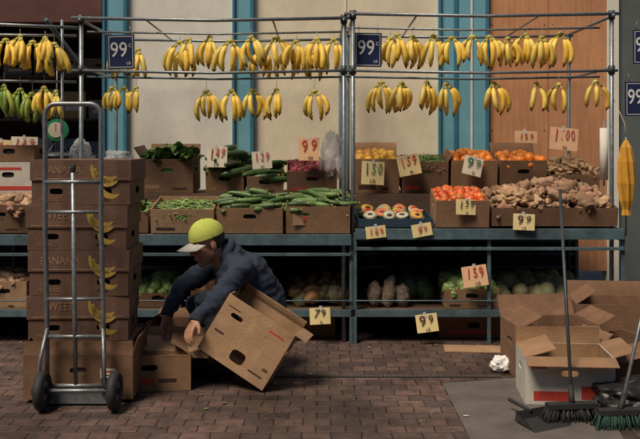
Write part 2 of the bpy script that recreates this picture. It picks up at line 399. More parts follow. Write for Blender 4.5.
part(lambda b:(b.add(bx(W(488.3),W(548)-.002,YW-.01,YW+.15,.3,3.6),ply),b.add(bx(W(548)+.002,W(606),YW-.013,YW+.15,.3,3.6),ply),
   [b.add(ell(.006,.003,.006,6,4),inkd,T(x,YW-.012,z)) for x in(W(492),W(544),W(552),W(601)) for z in(1.5,1.8,2.1,2.4)]),'plywood_boarding')
part(lambda b:(b.add(bx(W(606.3),W(618),YW-.03,YW+.15,0,3.6),white),b.add(bx(W(618.3),W(720),YW,YW+.15,0,3.6),mat('grey_blue_wall',(.11,.13,.13),.8,.15,4,stain=.4))),'right_wall',)
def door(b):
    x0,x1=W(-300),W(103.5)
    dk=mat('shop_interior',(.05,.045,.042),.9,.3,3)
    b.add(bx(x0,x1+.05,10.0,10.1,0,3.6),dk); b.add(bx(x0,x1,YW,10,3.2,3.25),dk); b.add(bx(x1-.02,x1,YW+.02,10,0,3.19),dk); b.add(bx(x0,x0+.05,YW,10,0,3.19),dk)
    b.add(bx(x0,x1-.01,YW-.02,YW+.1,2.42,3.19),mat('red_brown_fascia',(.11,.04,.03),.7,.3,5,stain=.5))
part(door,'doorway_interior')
# ------------------------------------------------------------ stand / racks
YF=6.2
def stand(name,pa,pb,ztop=2.25,left=True):
    b=B(); xa,xb=PX(pa,YF),PX(pb,YF)
    for x in(xa,xb):
        b.add(tube([(x,YF+.03,0),(x,YF+.03,ztop)],.016,10),steel,None,True)
        b.add(tube([(x,7.3,0),(x,7.3,ztop)],.014,10),steelb,None,True)
        b.add(tube([(x,YF-.02,ztop),(x,7.35,ztop)],.012,8),steel,None,True)
        b.add(tube([(x,YF+.05,1.92),(x,7.3,1.92)],.010,8),steel,None,True)
    for y,z,r,m in((YF,ztop+.015,.012,steel),(7.32,ztop-.005,.011,steel),(YF+.42,ztop-.03,.008,steel),(YF+.02,1.90,.010,steel),(YF+.42,1.885,.008,steelb)):
        b.add(tube([(xa-.06,y,z),((xa+xb)/2,y,z-.018),(xb+.04,y,z)],r,8),m,None,True)
    for x in(xa+.45,xb-.5):
        b.add(tube([(x,YF,ztop+.01),(x,7.32,ztop-.01)],.007,6),steel,None,True)
    for x in(xa,xb):
        for z in(ztop+.01,1.905): b.add(tube([(x,YF+.03,z-.03),(x,YF+.03,z+.03)],.024,10),poled,None,True)
    return b.done(name)
stand('banana_rack',80,344); stand('banana_rack',353,613,2.28)
def shelf(name,pa,pb,zf=.76,top=True):
    b=B(); xa,xb=PX(pa,YF),PX(pb,YF)
    b.add(bx(xa,xb,YF-.03,6.75,zf-.03,zf-.004),wood)
    b.add(bx(xa,xb,YF-.055,YF-.032,zf-.075,zf+.0),steelb)
    b.add(bx(xa,xb,YF-.05,YF-.034,zf-.15,zf-.128),steelb)
    b.add(bx(xa,xb,6.70,7.33,.985,1.008),wood); b.add(bx(xa,xb,6.68,6.697,.78,1.01),wood)
    b.add(bx(xa,xb,YF+.0,7.2,.20,.225),wood)
    b.add(bx(xa,xb,YF-.03,YF-.002,.185,.235),steelb)
    b.add(tube([(xa,YF-.04,.30),(xb,YF-.04,.30)],.006,6),steelb,None,True)
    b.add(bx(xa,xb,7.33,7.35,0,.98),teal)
    n=max(2,round((xb-xa)/.9))
    for i in range(n+1):
        x=xa+(xb-xa)*i/n
        b.add(bx(x-.012,x+.012,YF-.029,YF-.006,0,.184),steelb); b.add(bx(x-.012,x+.012,YF-.029,YF-.006,.236,zf-.031),steelb)
        b.add(bx(x-.014,x+.014,7.29,7.328,0,.98),steelb)
        b.add(bx(x-.01,x+.01,YF-.002,7.28,zf-.09,zf-.06),steelb)
    for z in(.36,.47,.58): b.add(bx(xa,xb,7.30,7.315,z,z+.02),steelb)
    return b.done(name,bevel=.002)
shelf('display_shelf',-160,79); shelf('display_shelf',84,351); shelf('display_shelf',355,622,.80)
# ------------------------------------------------------------ bananas hung
YB=6.62
for px in(178,190,210,230,251,275,296,315,335): bunch(px+R(-2,2),40+R(-3,3),YB+R(-.04,.04),random.choice((4,4,5,6)),hang=.06,size=R(1.0,1.18))
for px in(184,264,287,318): bunch(px,50,YB+.12,4,size=1.0,hang=.14)
for px in(208,230,252,276,316): bunch(px+R(-2,2),91+R(-2,1),YB+R(-.04,.04),random.choice((4,5)),hang=.1,size=R(.95,1.1))
for px in(391,398,413,433,452,472,489,507,524,541,560): bunch(px+R(-1,1),36+R(-3,3),YB+R(-.04,.04),random.choice((3,4,4,5)),hang=.06,size=R(.95,1.12))
for px in(381,401,426,446,494,537,559,596): bunch(px+R(-1,1),83+R(-2,2),YB+R(-.04,.04),random.choice((3,4,5)),hang=.08,size=R(.93,1.08))
for px in(118,138): bunch(px,50,YB,5,hang=.05)
for px in(112,124,136): bunch(px,88,YB,4,hang=.1,size=.85)
for px,py in((6,40),(20,36),(33,42),(45,38),(54,44),(-12,40)): bunch(px,py,6.5,6,hang=.05,size=R(.95,1.1))
for px,py,m in((4,86,bang),(20,90,bang),(44,88,ban),(56,92,ban),(32,94,bang)): bunch(px,py,6.5,5,m,hang=.1,size=1)
b=B()
for y in(38,84): b.add(tube([P(-60,y-4,6.5),P(76,y-2,6.5)],.010,8),steel,None,True)
b.add(tube([P(-60,22,6.25),P(80,28,6.25)],.012,8),steel,None,True)
b.add(tube([P(46,20,6.3),P(78,62,6.9)],.018,8),steelb,None,True)
b.add(tube([(PX(62,6.5),6.5,0),P(62,20,6.5)],.012,8),steel,None,True); b.add(tube([(PX(-58,6.5),6.5,0),P(-58,20,6.5)],.014,8),steel,None,True)
b.done('banana_rack')
# ------------------------------------------------------------ signs
def psign(px,py,w,h,Y,txt,m=papy,ink=inkr,rot=0,lean=.12,size=None,yaw=0):
    c=P(px,py,Y); ww,hh=w*Y/F*.86,h*Y/F*.86; rot+=R(-.03,.03)
    M=T(*c)@RZ(yaw+R(-.2,.2))@RY(rot)@RX(-lean)
    b=B(); nx=8; v=[];f=[]
    ph=R(0,6); cu=R(-.010,.0)
    for i in range(nx+1):
        for k in range(5):
            x=(i/nx-.5)*ww;z=(k/4-.5)*hh
            v.append((x,0.0015*math.sin(x*30+ph)*(k/4)-cu*(2*i/nx-1)**2*.3,z))
    for i in range(nx):
        for k in range(4): a=i*5+k; f.append((a,a+5,a+6,a+1))
    b.add((v,f),m,M,True)
    v2=[(p[0],p[1]+.0015,p[2]) for p in v]; b.add((v2,[q[::-1] for q in f]),m,M,True)
    # tape
    b.add(box(.02,.0006,.035,(0,-.003,hh/2-.004)),plas,M@RY(R(-.3,.3)))
    o=b.done('price_sign')
    s=size or hh*.78
    parts=txt.split('|')
    t0=parts[0]; kx=min(1,ww*.84/(s*.58*len(t0)))
    if len(t0)<=4:
        adv=s*.56*kx; X0=-(len(t0)-1)/2*adv
        for i,ch in enumerate(t0):
            sm=.82 if i>0 else 1.0
            text(ch,s*sm*R(.92,1.08),M@T(X0+i*adv+R(-.002,.002),-.0065,(.12*hh if len(parts)>1 else 0)+(1-sm)*s*.25+R(-.003,.003))@RY(R(-.12,.12)),ink,o,bold=s*.0,shear=R(.0,.25),sx=kx*.95)
    else: text(t0,s,M@T(0,-.0065,0),ink,o,bold=s*.0,shear=.2,sx=kx)
    if len(parts)>1: text(parts[1],s*.30,M@T(R(-.01,.01),-.0065,-hh*.36)@RY(R(-.1,.1)),inkd,o,bold=0,shear=.2)
    return o
def bsign(px,py,w,h,Y,txt='99'):
    c=P(px,py,Y); ww,hh=w*Y/F,h*Y/F; M=T(*c)@RY(R(-.03,.03))
    b=B(); b.add(box(ww,.008,hh),navy,M)
    e=.004
    for z in(-1,1): b.add(box(ww-.02,.001,e,(0,-.005,z*(hh/2-.012))),inkw,M)
    for x in(-1,1): b.add(box(e,.001,hh-.024,(x*(ww/2-.012),-.005,0)),inkw,M)
    for x in(-1,1): b.add(tube([(x*ww*.35,0,hh/2),(x*ww*.35,.0,hh/2+.06)],.002,5),steel,M,True)
    o=b.done('price_board')
    text(txt,hh*.62,M@T(-.014,-.0065,.01),inkw,o,bold=.001,sx=min(1.0,ww*.75/(hh*.62*1.15)))
    text('c',hh*.22,M@T(ww*.34,-.0065,hh*.2),inkw,o,bold=.0)
    text('LB',hh*.12,M@T(ww*.28,-.0065,-hh*.34),inkw,o)
bsign(121,52,27,34,6.3); bsign(368,50,27,34,6.3); bsign(637,99,24,34,6.3); bsign(645,47,24,34,6.3)
psign(217,157,24,24,6.66,'149|LB',papw,inkr,.03); psign(262,160,23,20,6.66,'129|ea',papw,inkr,-.03); psign(309,149,24,27,6.64,'99|ea',papo,inkr,.02)
psign(318,217,60,18,6.185,'$1.99 LB',card3,inkr,-.03,lean=0)
psign(373,173,27,27,6.66,'150|LB',papy,inkg,.05); psign(409,165,26,24,6.64,'159|lb',papy,inkr,-.2)
psign(473,166,23,22,6.66,'99|lb',papw,inkg,.25); psign(526,137,26,14,6.52,'159',papo,inkr,0); psign(564,139,33,26,6.50,'1.00|ea',papo,inkr,.12)
psign(466,207,24,18,6.15,'139|lb',papy,inkd,.03); psign(524,222,25,19,6.12,'99|LB',papy,inkd,.05)
psign(376,232,24,14,6.12,'169',papy,inkr,-.1); psign(422,230,24,15,6.12,'99',papy,inkr,-.18)
psign(475,276,29,24,6.15,'159|LB',papo,inkr,-.12); psign(427,323,25,21,6.12,'99|LB',papy,inkd,-.15); psign(320,316,24,19,6.12,'79|lb',papy,inkd,-.05)
psign(24,147,30,24,6.9,'149|LB',papw,inkr,.05); psign(3,150,20,24,6.8,'99',papy,inkr,.05)
# ------------------------------------------------------------ display boxes & produce
def disp(px0,px1,Y,z,d,h,tilt,m,name='cardboard_box',yaw=None,holes=True,fl=None):
    xa,xb=PX(px0,Y),PX(px1,Y); w=xb-xa-.014
    yaw=R(-.035,.035) if yaw is None else yaw
    M=T((xa+xb)/2,Y,z)@RZ(yaw)@RX(tilt)
    pr=[]
    if holes and random.random()<.7:
        ik=random.choice((inkd,inkr,inkg,inkp)); pr=[(-w*.42,h*.12,w*R(.2,.4),h*.12,ik),(w*.1,h*.1,w*R(.1,.3),h*.06,inkd)]
    cbox(name,M,w,d,h,m,holes,fl,printf=pr); return M,w,d,h
Zf=.765; Zfr=.805; Zb=1.012
M,w,d,h=disp(150,215,6.19,Zf,.42,.17,.16,card3); pile('green_bean_pile','bean',M,w,d,h*.75,170,.04,layers=2,fm=cab)
M,w,d,h=disp(216,284,6.18,Zf,.42,.18,.16,card); pile('cucumber_pile','cuc',M,w,d,h*.95,18,.07,layers=3,ang=.2)
M,w,d,h=disp(285,351,6.18,Zf,.42,.19,.16,card,holes=False); pile('cucumber_pile','cuc',M,w,d,h*.95,20,.07,layers=3,ang=-.3)
M,w,d,h=disp(96,149,6.22,Zf,.40,.15,.14,card2); pile('leafy_greens_pile','leaf',M,w,d,h*.7,60,.03,k=.8,fm=leaf)
M,w,d,h=disp(140,194,6.75,Zb,.36,.26,.05,card2,fl={'b':(.1,.3),'l':(.1,.6)}); pile('leafy_greens_pile','leaf',M,w,d,h*.9,110,.05,fm=leaf)
M,w,d,h=disp(205,245,6.74,Zb,.40,.17,.18,card); pile('zucchini_pile','zuc',M,w,d,h,9,.12,k=1.4,layers=3,ang=1.1)
M,w,d,h=disp(246,284,6.74,Zb,.40,.13,.18,card); pile('zucchini_pile','zuc',M,w,d,h,8,.05,k=1.2,layers=2,ang=.2)
M,w,d,h=disp(286,338,6.74,Zb,.40,.17,.2,card2); pile('beet_pile','beet',M,w,d,h*.85,24,.03)
M,w,d,h=disp(354,400,6.74,Zb,.4,.26,.12,card,fl={'b':(.08,.2)}); pile('yellow_pepper_pile','yellow',M,w,d,h*.92,26,.03)
M,w,d,h=disp(401,449,6.74,Zb,.4,.24,.12,card2,fl={'r':(.06,.4)}); pile('green_bean_pile','bean',M,w,d,h*.85,150,.05,fm=cab)
M,w,d,h=disp(450,498,6.74,Zb,.4,.25,.12,card); pile('orange_pile','orange',M,w,d,h*.95,24,.04)
M,w,d,h=disp(499,547,6.74,Zb,.4,.25,.12,card2,fl={'b':(.09,.3)}); pile('orange_pile','orange',M,w,d,h*.93,24,.03)
M,w,d,h=disp(548,600,6.78,Zb,.4,.14,.15,card); pile('ginger_pile','ginger',M,w,d,h*.9,36,.1)
M,w,d,h=disp(435,490,6.19,Zfr,.42,.19,.15,card); pile('tomato_pile','tomato',M,w,d,h*.95,34,.03)
M,w,d,h=disp(491,618,6.17,Zfr+.01,.5,.13,.16,card2,fl=None,holes=False); pile('yam_pile','yam',M,w,d,h,50,.12,layers=3)
pile('ginger_pile','ginger',M@T(-.2,0,.02),.36,.3,h,26,.05,fill=False)
M,w,d,h=disp(357,434,6.2,Zfr,.42,.06,.1,mat('blue_tray_plastic',(.03,.06,.09),.5,stain=.4),'produce_tray',holes=False)
b=B()
for i,(x,y) in enumerate(spots(w*.9,d*.85,15,.2)):
    Mi=M@T(x,y+.03,.07)@RZ(R(-.8,.8))@RX(-(R(-.9,.2)) if i%3==0 else R(.5,1.1))
    r=R(.045,.062)
    v,f=ell(r,r*R(.7,1),r,18,10,.15,i); v=[(p[0],p[1],min(p[2],.006)) for p in v]; b.add((v,f),[wmel,pale,melon][i%3],Mi,True)
    v,f=ell(r*.86,r*.68,.004,18,6); b.add((v,f),[flesh,pale,flesh,yel][i%4],Mi@T(0,0,.0075),True)
    v,f=ell(r*.4,r*.26,.006,12,6); b.add((v,f),inkd if i%2 else beet,Mi@T(0,0,.010),True)
b.done('cut_papaya_pile')
M,w,d,h=disp(-30,30,6.2,Zf,.42,.2,.12,card2); pile('yam_pile','yam',M,w,d,h*.8,30,.05)
def cased(name,M,w,d,h,m,prints=(),lid=True,lm=None,hole=(.045,.02)):
    b=B()
    b.add(panel(w,h,.006,(w/2,h*.6,*hole)),m,M@T(-w/2,0,0)); b.add(panel(w,h,.006,(w/2,h*.6,*hole)),m,M@T(-w/2,d-.006,0))
    for sx in(-1,1): b.add(panel(d-.012,h,.006,(d/2-.006,h*.6,*hole)),m,M@T(sx*w/2-(0 if sx<0 else .006),.006,0)@RZ(math.pi/2)@T(0,-.006,0))
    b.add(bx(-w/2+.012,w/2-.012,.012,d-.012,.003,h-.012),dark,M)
    b.add(bx(-w/2+.006,w/2-.006,.006,d-.006,h-.010,h-.002),m,M)
    for x,z,pw,ph,mm in prints: b.add(bx(x,x+pw,-.0014,-.0004,z,z+ph),mm,M)
    return b.done(name,bevel=.0015)
cased('produce_carton',T(PX(8,6.6),6.6,Zb),.4,.35,.24,cardw,[(-.18,.03,.36,.03,inkr),(-.1,.18,.2,.02,inkr)])
cased('produce_carton',T(PX(-44,6.6),6.6,Zb),.4,.35,.24,cardw,[(-.18,.05,.36,.05,inkg)])
cased('produce_carton',T(PX(58,6.85),6.9,Zb),.3,.3,.2,card,[])
cased('produce_carton',T(PX(8,6.6),6.62,Zb+.245),.38,.33,.12,card2,[])
zl=.23
M,w,d,h=disp(134,182,6.30,zl,.4,.1,.05,card2); pile('cabbage_pile','cabbage',M,w,d,h*.9,22,.1,layers=2,k=.85)
M,w,d,h=disp(190,262,6.3,zl,.4,.12,.1,card2); pile('squash_pile','squash',M,w,d,h,12,.04)
M=T(PX(318,6.2),6.34,zl)@RX(.08); pile('squash_pile','squash',M,.44,.42,.06,16,.07,k=.85,fill=False)
M=T(PX(340,6.2),6.35,zl); pile('melon_pile','melon',M,.2,.3,.07,3,.04,k=.8,fill=False)
b=B()
for px,hh in((375,.19),(389,.22),(403,.17)):
    b.add(ell(.052,.05,hh/2,18,18,.3,px,2.2),taro,T(PX(px,6.3),6.33,zl+hh/2-.01)@RY(R(-.25,.25)),True)
b.done('taro_root_pile')
M=T(PX(418,6.3),6.34,zl)@RX(.05); pile('watermelon_pile','wmelon',M,.26,.45,.07,4,.05,k=1,fill=False)
M,w,d,h=disp(444,500,6.24,zl,.4,.14,.1,card); pile('cabbage_pile','cabbage',M,w,d,h*.95,16,.04,k=.9)
M=T(PX(548,6.2),6.30,zl)@RX(.1); pile('cantaloupe_pile','melon',M,.72,.55,.07,26,.05,k=.75,fill=False)
M=T(PX(604,6.2),6.2,zl); pile('yam_pile','yam',M,.2,.4,.05,12,.04,fill=False)
M,w,d,h=disp(-20,28,6.2,zl,.4,.2,.05,card3); pile('yam_pile','yam',M,w,d,h*.9,20,.04)
cased('produce_carton',T(PX(475,6.3),6.36,.0),.5,.35,.15,card2,[(-.2,.03,.35,.02,inkr)])
cased('produce_carton',T(PX(300,6.35),6.38,.0),.5,.35,.14,card2)
# ------------------------------------------------------------ banana box stack
def crescent(w,n=10):
    v=[];f=[]
    for i in range(n+1):
        t=i/n; a=math.pi*(1.05+.75*t); r=w/2
        th=w*.13*math.sin(math.pi*min(.97,max(.06,t)))+.002
        v+=[(math.cos(a)*(r-th),0,math.sin(a)*(r-th)),(math.cos(a)*(r+th),0,math.sin(a)*(r+th))]
    for i in range(n): f.append((2*i,2*i+1,2*i+3,2*i+2))
    return v,f
ys=4.80; z=.325
for i in range(4):
    h=.243; yaw=R(-.04,.04)+.04; w=.53
    cx=PX(79,ys)+R(-.012,.012)
    M=T(cx,ys,z)@RZ(yaw)@RY(R(-.008,.008))
    b=B()
    m=cardr
    b.add(panel(w*.5,h,.006,(w*.25,h*.30,.035,.016)),m,M@T(-w/2,0,0)); b.add(panel(w*.5,h,.006,(w*.25,h*.30,.035,.016)),m,M@T(0,0,0))
    b.add(bx(-w/2,w/2,.4-.006,.4,0,h),m,M)
    for sx in(-1,1): b.add(panel(.388,h,.006,(.194,h*.3,.045,.02)),m,M@T(sx*w/2-(0 if sx<0 else .006),.006,0)@RZ(math.pi/2)@T(0,-.006,0))
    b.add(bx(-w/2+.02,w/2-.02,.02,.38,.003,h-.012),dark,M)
    e=.007; hl=h*(.5+.04*(i%2))
    for sx in(-1,1): b.add(bx(*(sorted((sx*(w/2+.001),sx*(w/2+e)))),-.0,.4,hl,h+.0),m,M)
    b.add(bx(-w/2-e,w/2+e,-e,-.001,hl,h),m,M); b.add(bx(-w/2-e,w/2+e,.401,.4+e,hl,h),m,M)
    b.add(bx(-w/2-.001,w/2+.001,0,.4,h-.006,h-.001),m,M)
    for (x,zz,s,ro) in((.14,.215,.16,.4),(.155,.19,.15,.6)): b.add(crescent(s),inky,M@T(x,-e-.0012,zz)@RY(ro*.5))
    b.add(crescent(.11),inky,M@T(.17,-.0012,.10)@RY(.2))
    b.add(bx(-w/2+.02,w/2-.02,-e-.0015,-e-.0005,hl+.008,hl+.013),inkp,M)
    o=b.done('banana_box',bevel=.0015)
    text('BANANA' if i%2 else 'SWEET',.06,M@T(-.10,-e-.002,h*.77),inkp,o,bold=.0,sx=.85)
    text('PRODUCE',.028,M@T(-.16,-.002,h*.12),inkp,o,bold=.0,sx=.9)
    text('FRESH',.022,M@T(.13,-.002,h*.12),inkd,o,bold=.0)
    z+=h+.002
M=T(PX(77,4.74),4.76,.022)@RZ(.02)
cbox('cardboard_box',M,.585,.44,.235,card2,True,{'f':(.075,-.12),'l':(.1,-.25),'r':(.1,.15),'b':(.08,.2)},printf=[(-.25,.03,.2,.03,inkd)])
b=B(); b.add(bx(-.27,.27,.015,.425,.008,.30),card2,M); b.done('packed_carton')
cb=B(); p=M@T(.16,-.004,.14); cb.add(box(.08,.001,.05),papw,p); cb.add(box(.055,.001,.007,(0,-.001,.01)),inkr,p); cb.add(box(.055,.001,.004,(0,-.001,-.010)),inkd,p); cb.done('shipping_label')
# hand truck
b=B(); yt=4.66
xl,xr=PX(45,yt),PX(101,yt); zt=PZ(104,yt); r=.013
path=[]
for i in range(0,9):
    a=math.pi-i/8*math.pi/2; path.append((xl+.06+.06*math.cos(a),yt-.0,zt-.06+.06*math.sin(a)))
for i in range(0,9):
    a=math.pi/2-i/8*math.pi/2; path.append((xr-.06+.06*math.cos(a),yt-.0,zt-.06+.06*math.sin(a)))
full=[(xl-.004,yt+.05,.06),(xl-.002,yt+.04,.5),(xl,yt,1.0)]+path+[(xr,yt,1.0),(xr+.002,yt+.04,.5),(xr+.004,yt+.05,.06)]
b.add(tube(full,r,12),steel,None,True)
def bar(za,dy=0,rr=.011,ext=0): 
    b.add(tube([(xl-ext,yt+dy,za),(xr+ext,yt+dy,za)],rr,10),steel,None,True)
z1=PZ(182,yt); bar(z1,-.004); bar(PZ(212,yt),.0,.009); bar(PZ(338,yt),.035,.011); bar(PZ(300,yt),.03,.009); bar(.11,.045,.012)
xm=(xl+xr)/2
b.add(tube([(xm,yt-.004,z1+.05),(xm,yt+.03,.5),(xm+.002,yt+.045,.12)],.012,10),steel,None,True)
b.add(ell(.016,.016,.03,10,8),rubber,T(xm,yt-.004,z1+.07),True)
for s in(-1,1):
    x=xl if s<0 else xr
    b.add(tube([(x,yt+.04,.42),(x+s*.02,yt-.02,.26),(x+s*.03,yt-.03,.115)],.010,8),steel,None,True)
xw0,xw1=PX(44,yt),PX(116,yt)
b.add(tube([(xw0-.03,yt-.03,.105),(xw1+.03,yt-.03,.105)],.010,10),steel,None,True)
for x in(xw0,xw1):
    v=[];f=[];U=28;K=10;RR=.078;rr=.026
    for i in range(U):
        a=2*math.pi*i/U
        for k in range(K):
            c=2*math.pi*k/K; q=RR+rr*math.cos(c); v.append((rr*1.05*math.sin(c),q*math.cos(a),q*math.sin(a)))
    for i in range(U):
        for k in range(K): f.append((i*K+k,((i+1)%U)*K+k,((i+1)%U)*K+(k+1)%K,i*K+(k+1)%K))
    b.add((v,f),rubber,T(x,yt-.03,.105),True)
    b.add(tube([(-.014,0,0),(.014,0,0)],.054,20),steel,T(x,yt-.03,.105)); b.add(tube([(-.034,0,0),(.034,0,0)],.018,14),rubber,T(x,yt-.03,.105),True)
b.add(bx(xl-.06,xr+.06,yt+.055,yt+.36,.012,.018),steel); b.add(bx(xl-.03,xr+.03,yt+.055,yt+.062,.018,.09),steel)
b.done('hand_truck')
# ------------------------------------------------------------ loose boxes near man
M=T(PX(150,5.0),4.98,.002)@RZ(.12); cbox('cardboard_box',M,.46,.34,.20,card,True,{'f':(.14,-2.0),'l':(.13,-1.3),'r':(.13,-.9),'b':(.13,.9)},printf=[(-.2,.04,.22,.035,inkr),(.05,.05,.1,.02,inkd)])
M=T(PX(160,5.0),5.06,.205)@RZ(-.1)@RX(.10); b=B(); b.add(bx(-.27,.27,0,.27,0,.007),card3,M); b.add(bx(-.27,.27,0,.006,-.03,-.001),card3,M); b.done('cardboard_sheet')
M=T(PX(172,5.35),5.42,.002)@RZ(-.15); cbox('cardboard_box',M,.42,.3,.27,card2,True,{'f':(.1,1.9),'l':(.1,-1.2),'r':(.1,.9),'b':(.1,.9)})
yb=4.96
Mt=T(PX(262,yb),yb,.012)@RZ(-.18)@RY(math.radians(31))@RX(-.06)
w,d,h=.44,.27,.36
b=B(); t=.006; Mo=Mt@T(-w,0,0)
m=card3
b.add(panel(w*.5,h*.5,t,(w*.26,h*.22,.045,.036)),m,Mo@T(w*.25,0,0))
b.add(panel(w*.25,h*.5,t),m,Mo); b.add(panel(w*.25,h*.5,t,(w*.15,h*.28,.018,.010)),m,Mo@T(w*.75,0,0))
b.add(panel(w*.5,h*.5,t,(w*.24,h*.24,.038,.014)),m,Mo@T(0,0,h*.5)); b.add(panel(w*.5,h*.5,t,(w*.26,h*.24,.038,.014)),m,Mo@T(w*.5,0,h*.5))
b.add(panel(w,h,t),m,Mo@T(0,d-t,0))
for x in(0,w-t): b.add(panel(d-2*t,h,t,(d/2,h*.6,.04,.016)),m,Mo@T(x,t,0)@RZ(math.pi/2)@T(0,-t,0))
b.add(bx(t,w-t,t,d-t,.001,t),m,Mo)
b.add(bent(w,.004,.05,.2),m,Mo@T(0,d-.004,h+.001)@RX(.6)); b.add(bx(-.004,0,.003,d-.003,0,.07),m,Mo@T(w,0,h+.001)@RY(1.6))
for x,z_,pw,ph,mm in((.03,.30,.08,.006,inkd),(.03,.14,.06,.012,inkd),(.3,.3,.1,.01,inkr),(.31,.05,.09,.010,inkd)): b.add(bx(x,x+pw,-.0012,-.0002,z_,z_+ph),mm,Mo)
b.done('cardboard_box',bevel=.001)
b=B(); q=P(474,350,1244.6/(350-HY)); b.add(bx(-.2,.2,-.09,.09,.002,.008),card3,T(q.x,q.y,.003)@RZ(-.08)@RX(.02)); b.done('cardboard_sheet')
# ------------------------------------------------------------ right foreground boxes
M=T(PX(569,4.74),4.72,.004)@RZ(-.08)
cbox('cardboard_box',M,.47,.36,.25,cardw,'f',{'f':(.10,1.75),'l':(.17,-1.35),'b':(.09,.25),'r':(.12,1.2)},printf=[(-.19,.02,.2,.05,inkr),(.06,.03,.14,.07,inkr),(-.2,.19,.08,.03,inkr)],inner=card)
M=T(PX(556,5.3),5.22,.003)@RZ(.12)
cbox('cardboard_box',M,.48,.36,.31,card2,True,{'l':(.15,-1.25),'b':(.14,.6),'r':(.12,1.2),'f':(.12,2.1)},printf=[(-.2,.1,.2,.04,inkd)],inner=card2)
M=T(PX(612,5.75),5.66,.003)@RZ(-.12)
cbox('cardboard_box',M,.5,.35,.36,card2,True,{'l':(.15,-1.0),'r':(.14,1.0),'b':(.1,.2)})
M=T(PX(632,5.1),5.10,.0)@RZ(.3)@RY(-.12)
cbox('cardboard_box',M,.36,.30,.24,card2,True,{'l':(.12,-.7),'f':(.11,2.2)})
def bag(name,M,rx,ry,rz,m,seed,cr=1):
    v,f=ell(rx,ry,rz,64,44); o=[]
    for p in v:
        q=Vector((p[0]/rx,p[1]/ry,p[2]/rz)); d=1+.3*noise.noise(q*1.6+Vector((seed,0,0)))+cr*(.22*abs(noise.noise(q*3.2+Vector((0,seed,0))))-.14*abs(noise.noise(q*7+Vector((seed,seed,0))))-.05*abs(noise.noise(q*15)))
        o.append((p[0]*d,p[1]*d,max(p[2]*d,-rz*.85)))
    b=B(); b.add((o,f),m,M,True); return b.done(name)
bag('garbage_bag',T(PX(640,4.6),4.64,.075),.24,.18,.09,bagk,3)
bag('crumpled_plastic_bag',T(PX(500,5.45),5.42,.045),.06,.05,.05,plasw,5,1.3)
bag('plastic_bag',T(PX(332,6.7),6.75,1.28),.09,.06,.19,plas,6,1.2)
bag('plastic_bag',T(PX(118,6.8),6.8,1.24),.12,.08,.10,plas,2,1.2)
bag('plastic_bag',T(PX(80,6.8),6.8,1.32),.07,.06,.10,plasw,4,1.2)
# brooms
def broom(top,foot,hw,m,ang,pole=poled,name='push_broom'):
    b=B(); top=Vector(top);foot=Vector(foot)
    b.add(tube([foot+Vector((0,0,.07)),top],.009,10),pole,None,True)
    M=T(*foot)@RZ(ang)
    b.add(box(hw,.055,.025,(0,0,.08)),rubber,M)
    b.add(tube([foot+Vector((0,0,.09)),foot+(top-foot)*.10+Vector((0,0,.05))],.015,10),rubber,None,True)
    for i in range(280):
        x=R(-hw/2,hw/2); y=R(-.025,.025); s=x*.25
        b.add(tube([(x,y,.07),(x+s*.5,y*1.5,.035),(x+s+R(-.01,.01),y*2.2+R(-.01,.01),.003)],[.003,.003,.002],4),m,M,True)
    return b.done(name,bevel=.0)
broom(P(560,190,5.0),(PX(572,4.46),4.46,0),.26,rubber,.1)
broom((PX(668,4.9),4.95,1.0),(PX(620,4.36),4.36,0),.22,dkgrn,.1,steel)
b=B(); M=T(PX(542,4.42),4.40,.004)@RZ(.5)@Matrix.Scale(.85,4)
v=[(-.15,-.1,0),(.13,-.1,0),(.12,.1,.012),(-.12,.1,.012),(-.14,-.02,.035),(.12,-.02,.035),(.11,.11,.06),(-.11,.11,.06)]
b.add((v,[(0,1,2,3),(2,3,7,6),(0,3,7,4),(1,2,6,5)]),rubber,M)
b.add(tube([(0,.1,.05),(0,.2,.06),(0,.3,.07)],.012,8),rubber,M,True)
b.done('dustpan',bevel=.003)
# closed umbrella
b=B(); c=P(626,140,6.15); n=16; v=[];f=[]
prof=[(0,.008),(.05,.028),(.15,.042),(.3,.046),(.42,.034),(.48,.02),(.52,.024)]
for j,(zz,rr) in enumerate(prof):
    for k in range(n): 
        a=2*math.pi*k/n+zz*1.2; q=rr*(1+.35*(k%2)); v.append((c.x+q*math.cos(a),c.y+q*math.sin(a),c.z-zz))
for j in range(len(prof)-1):
    for k in range(n): f.append((j*n+k,j*n+(k+1)%n,(j+1)*n+(k+1)%n,(j+1)*n+k))
b.add((v,f),umb)
b.add(tube([c+Vector((0,0,.02)),c+Vector((0,0,-.66))],.006,8),steel,None,True)
b.add(tube([c+Vector((0,0,.02)),c+Vector((0,.03,.12)),c+Vector((-.06,.1,.3))],.003,6),twine,None,True)
b.done('umbrella')
b=B(); b.add(tube([P(604,128,6.5),P(604,180,6.5)],.03,18),white,None,True); b.add(tube([P(604,120,6.5),P(604,186,6.5)],.006,8),steel,None,True); b.done('paper_bag_roll')
b=B(); c=P(57,130,6.9)
b.add(tube([c+Vector((0,-.03,0)),c+Vector((0,.03,0))],.085,28),grn,None,False); b.add(tube([c+Vector((0,-.035,0)),c+Vector((0,-.0305,0))],.060,28),papw)
b.add(box(.004,.002,.06,(0,0,.02)),inkr,T(c.x,c.y-.037,c.z))
b.add(ell(.13,.13,.03,20,8),steel,T(c.x,c.y,c.z-.2),True)
for a in(0,2.1,4.2): b.add(tube([c+Vector((0,0,-.08)),c+Vector((.12*math.cos(a),.12*math.sin(a),-.2))],.003,5),steel,None,True)
b.add(tube([c+Vector((0,0,.08)),c+Vector((0,0,.5))],.004,6),steel,None,True)
b.done('hanging_scale')
b=B()
for z_ in(.6,1.15,1.6,2.0,2.4): b.add(bx(W(-250),W(100),8.3,8.7,z_,z_+.02),wood)
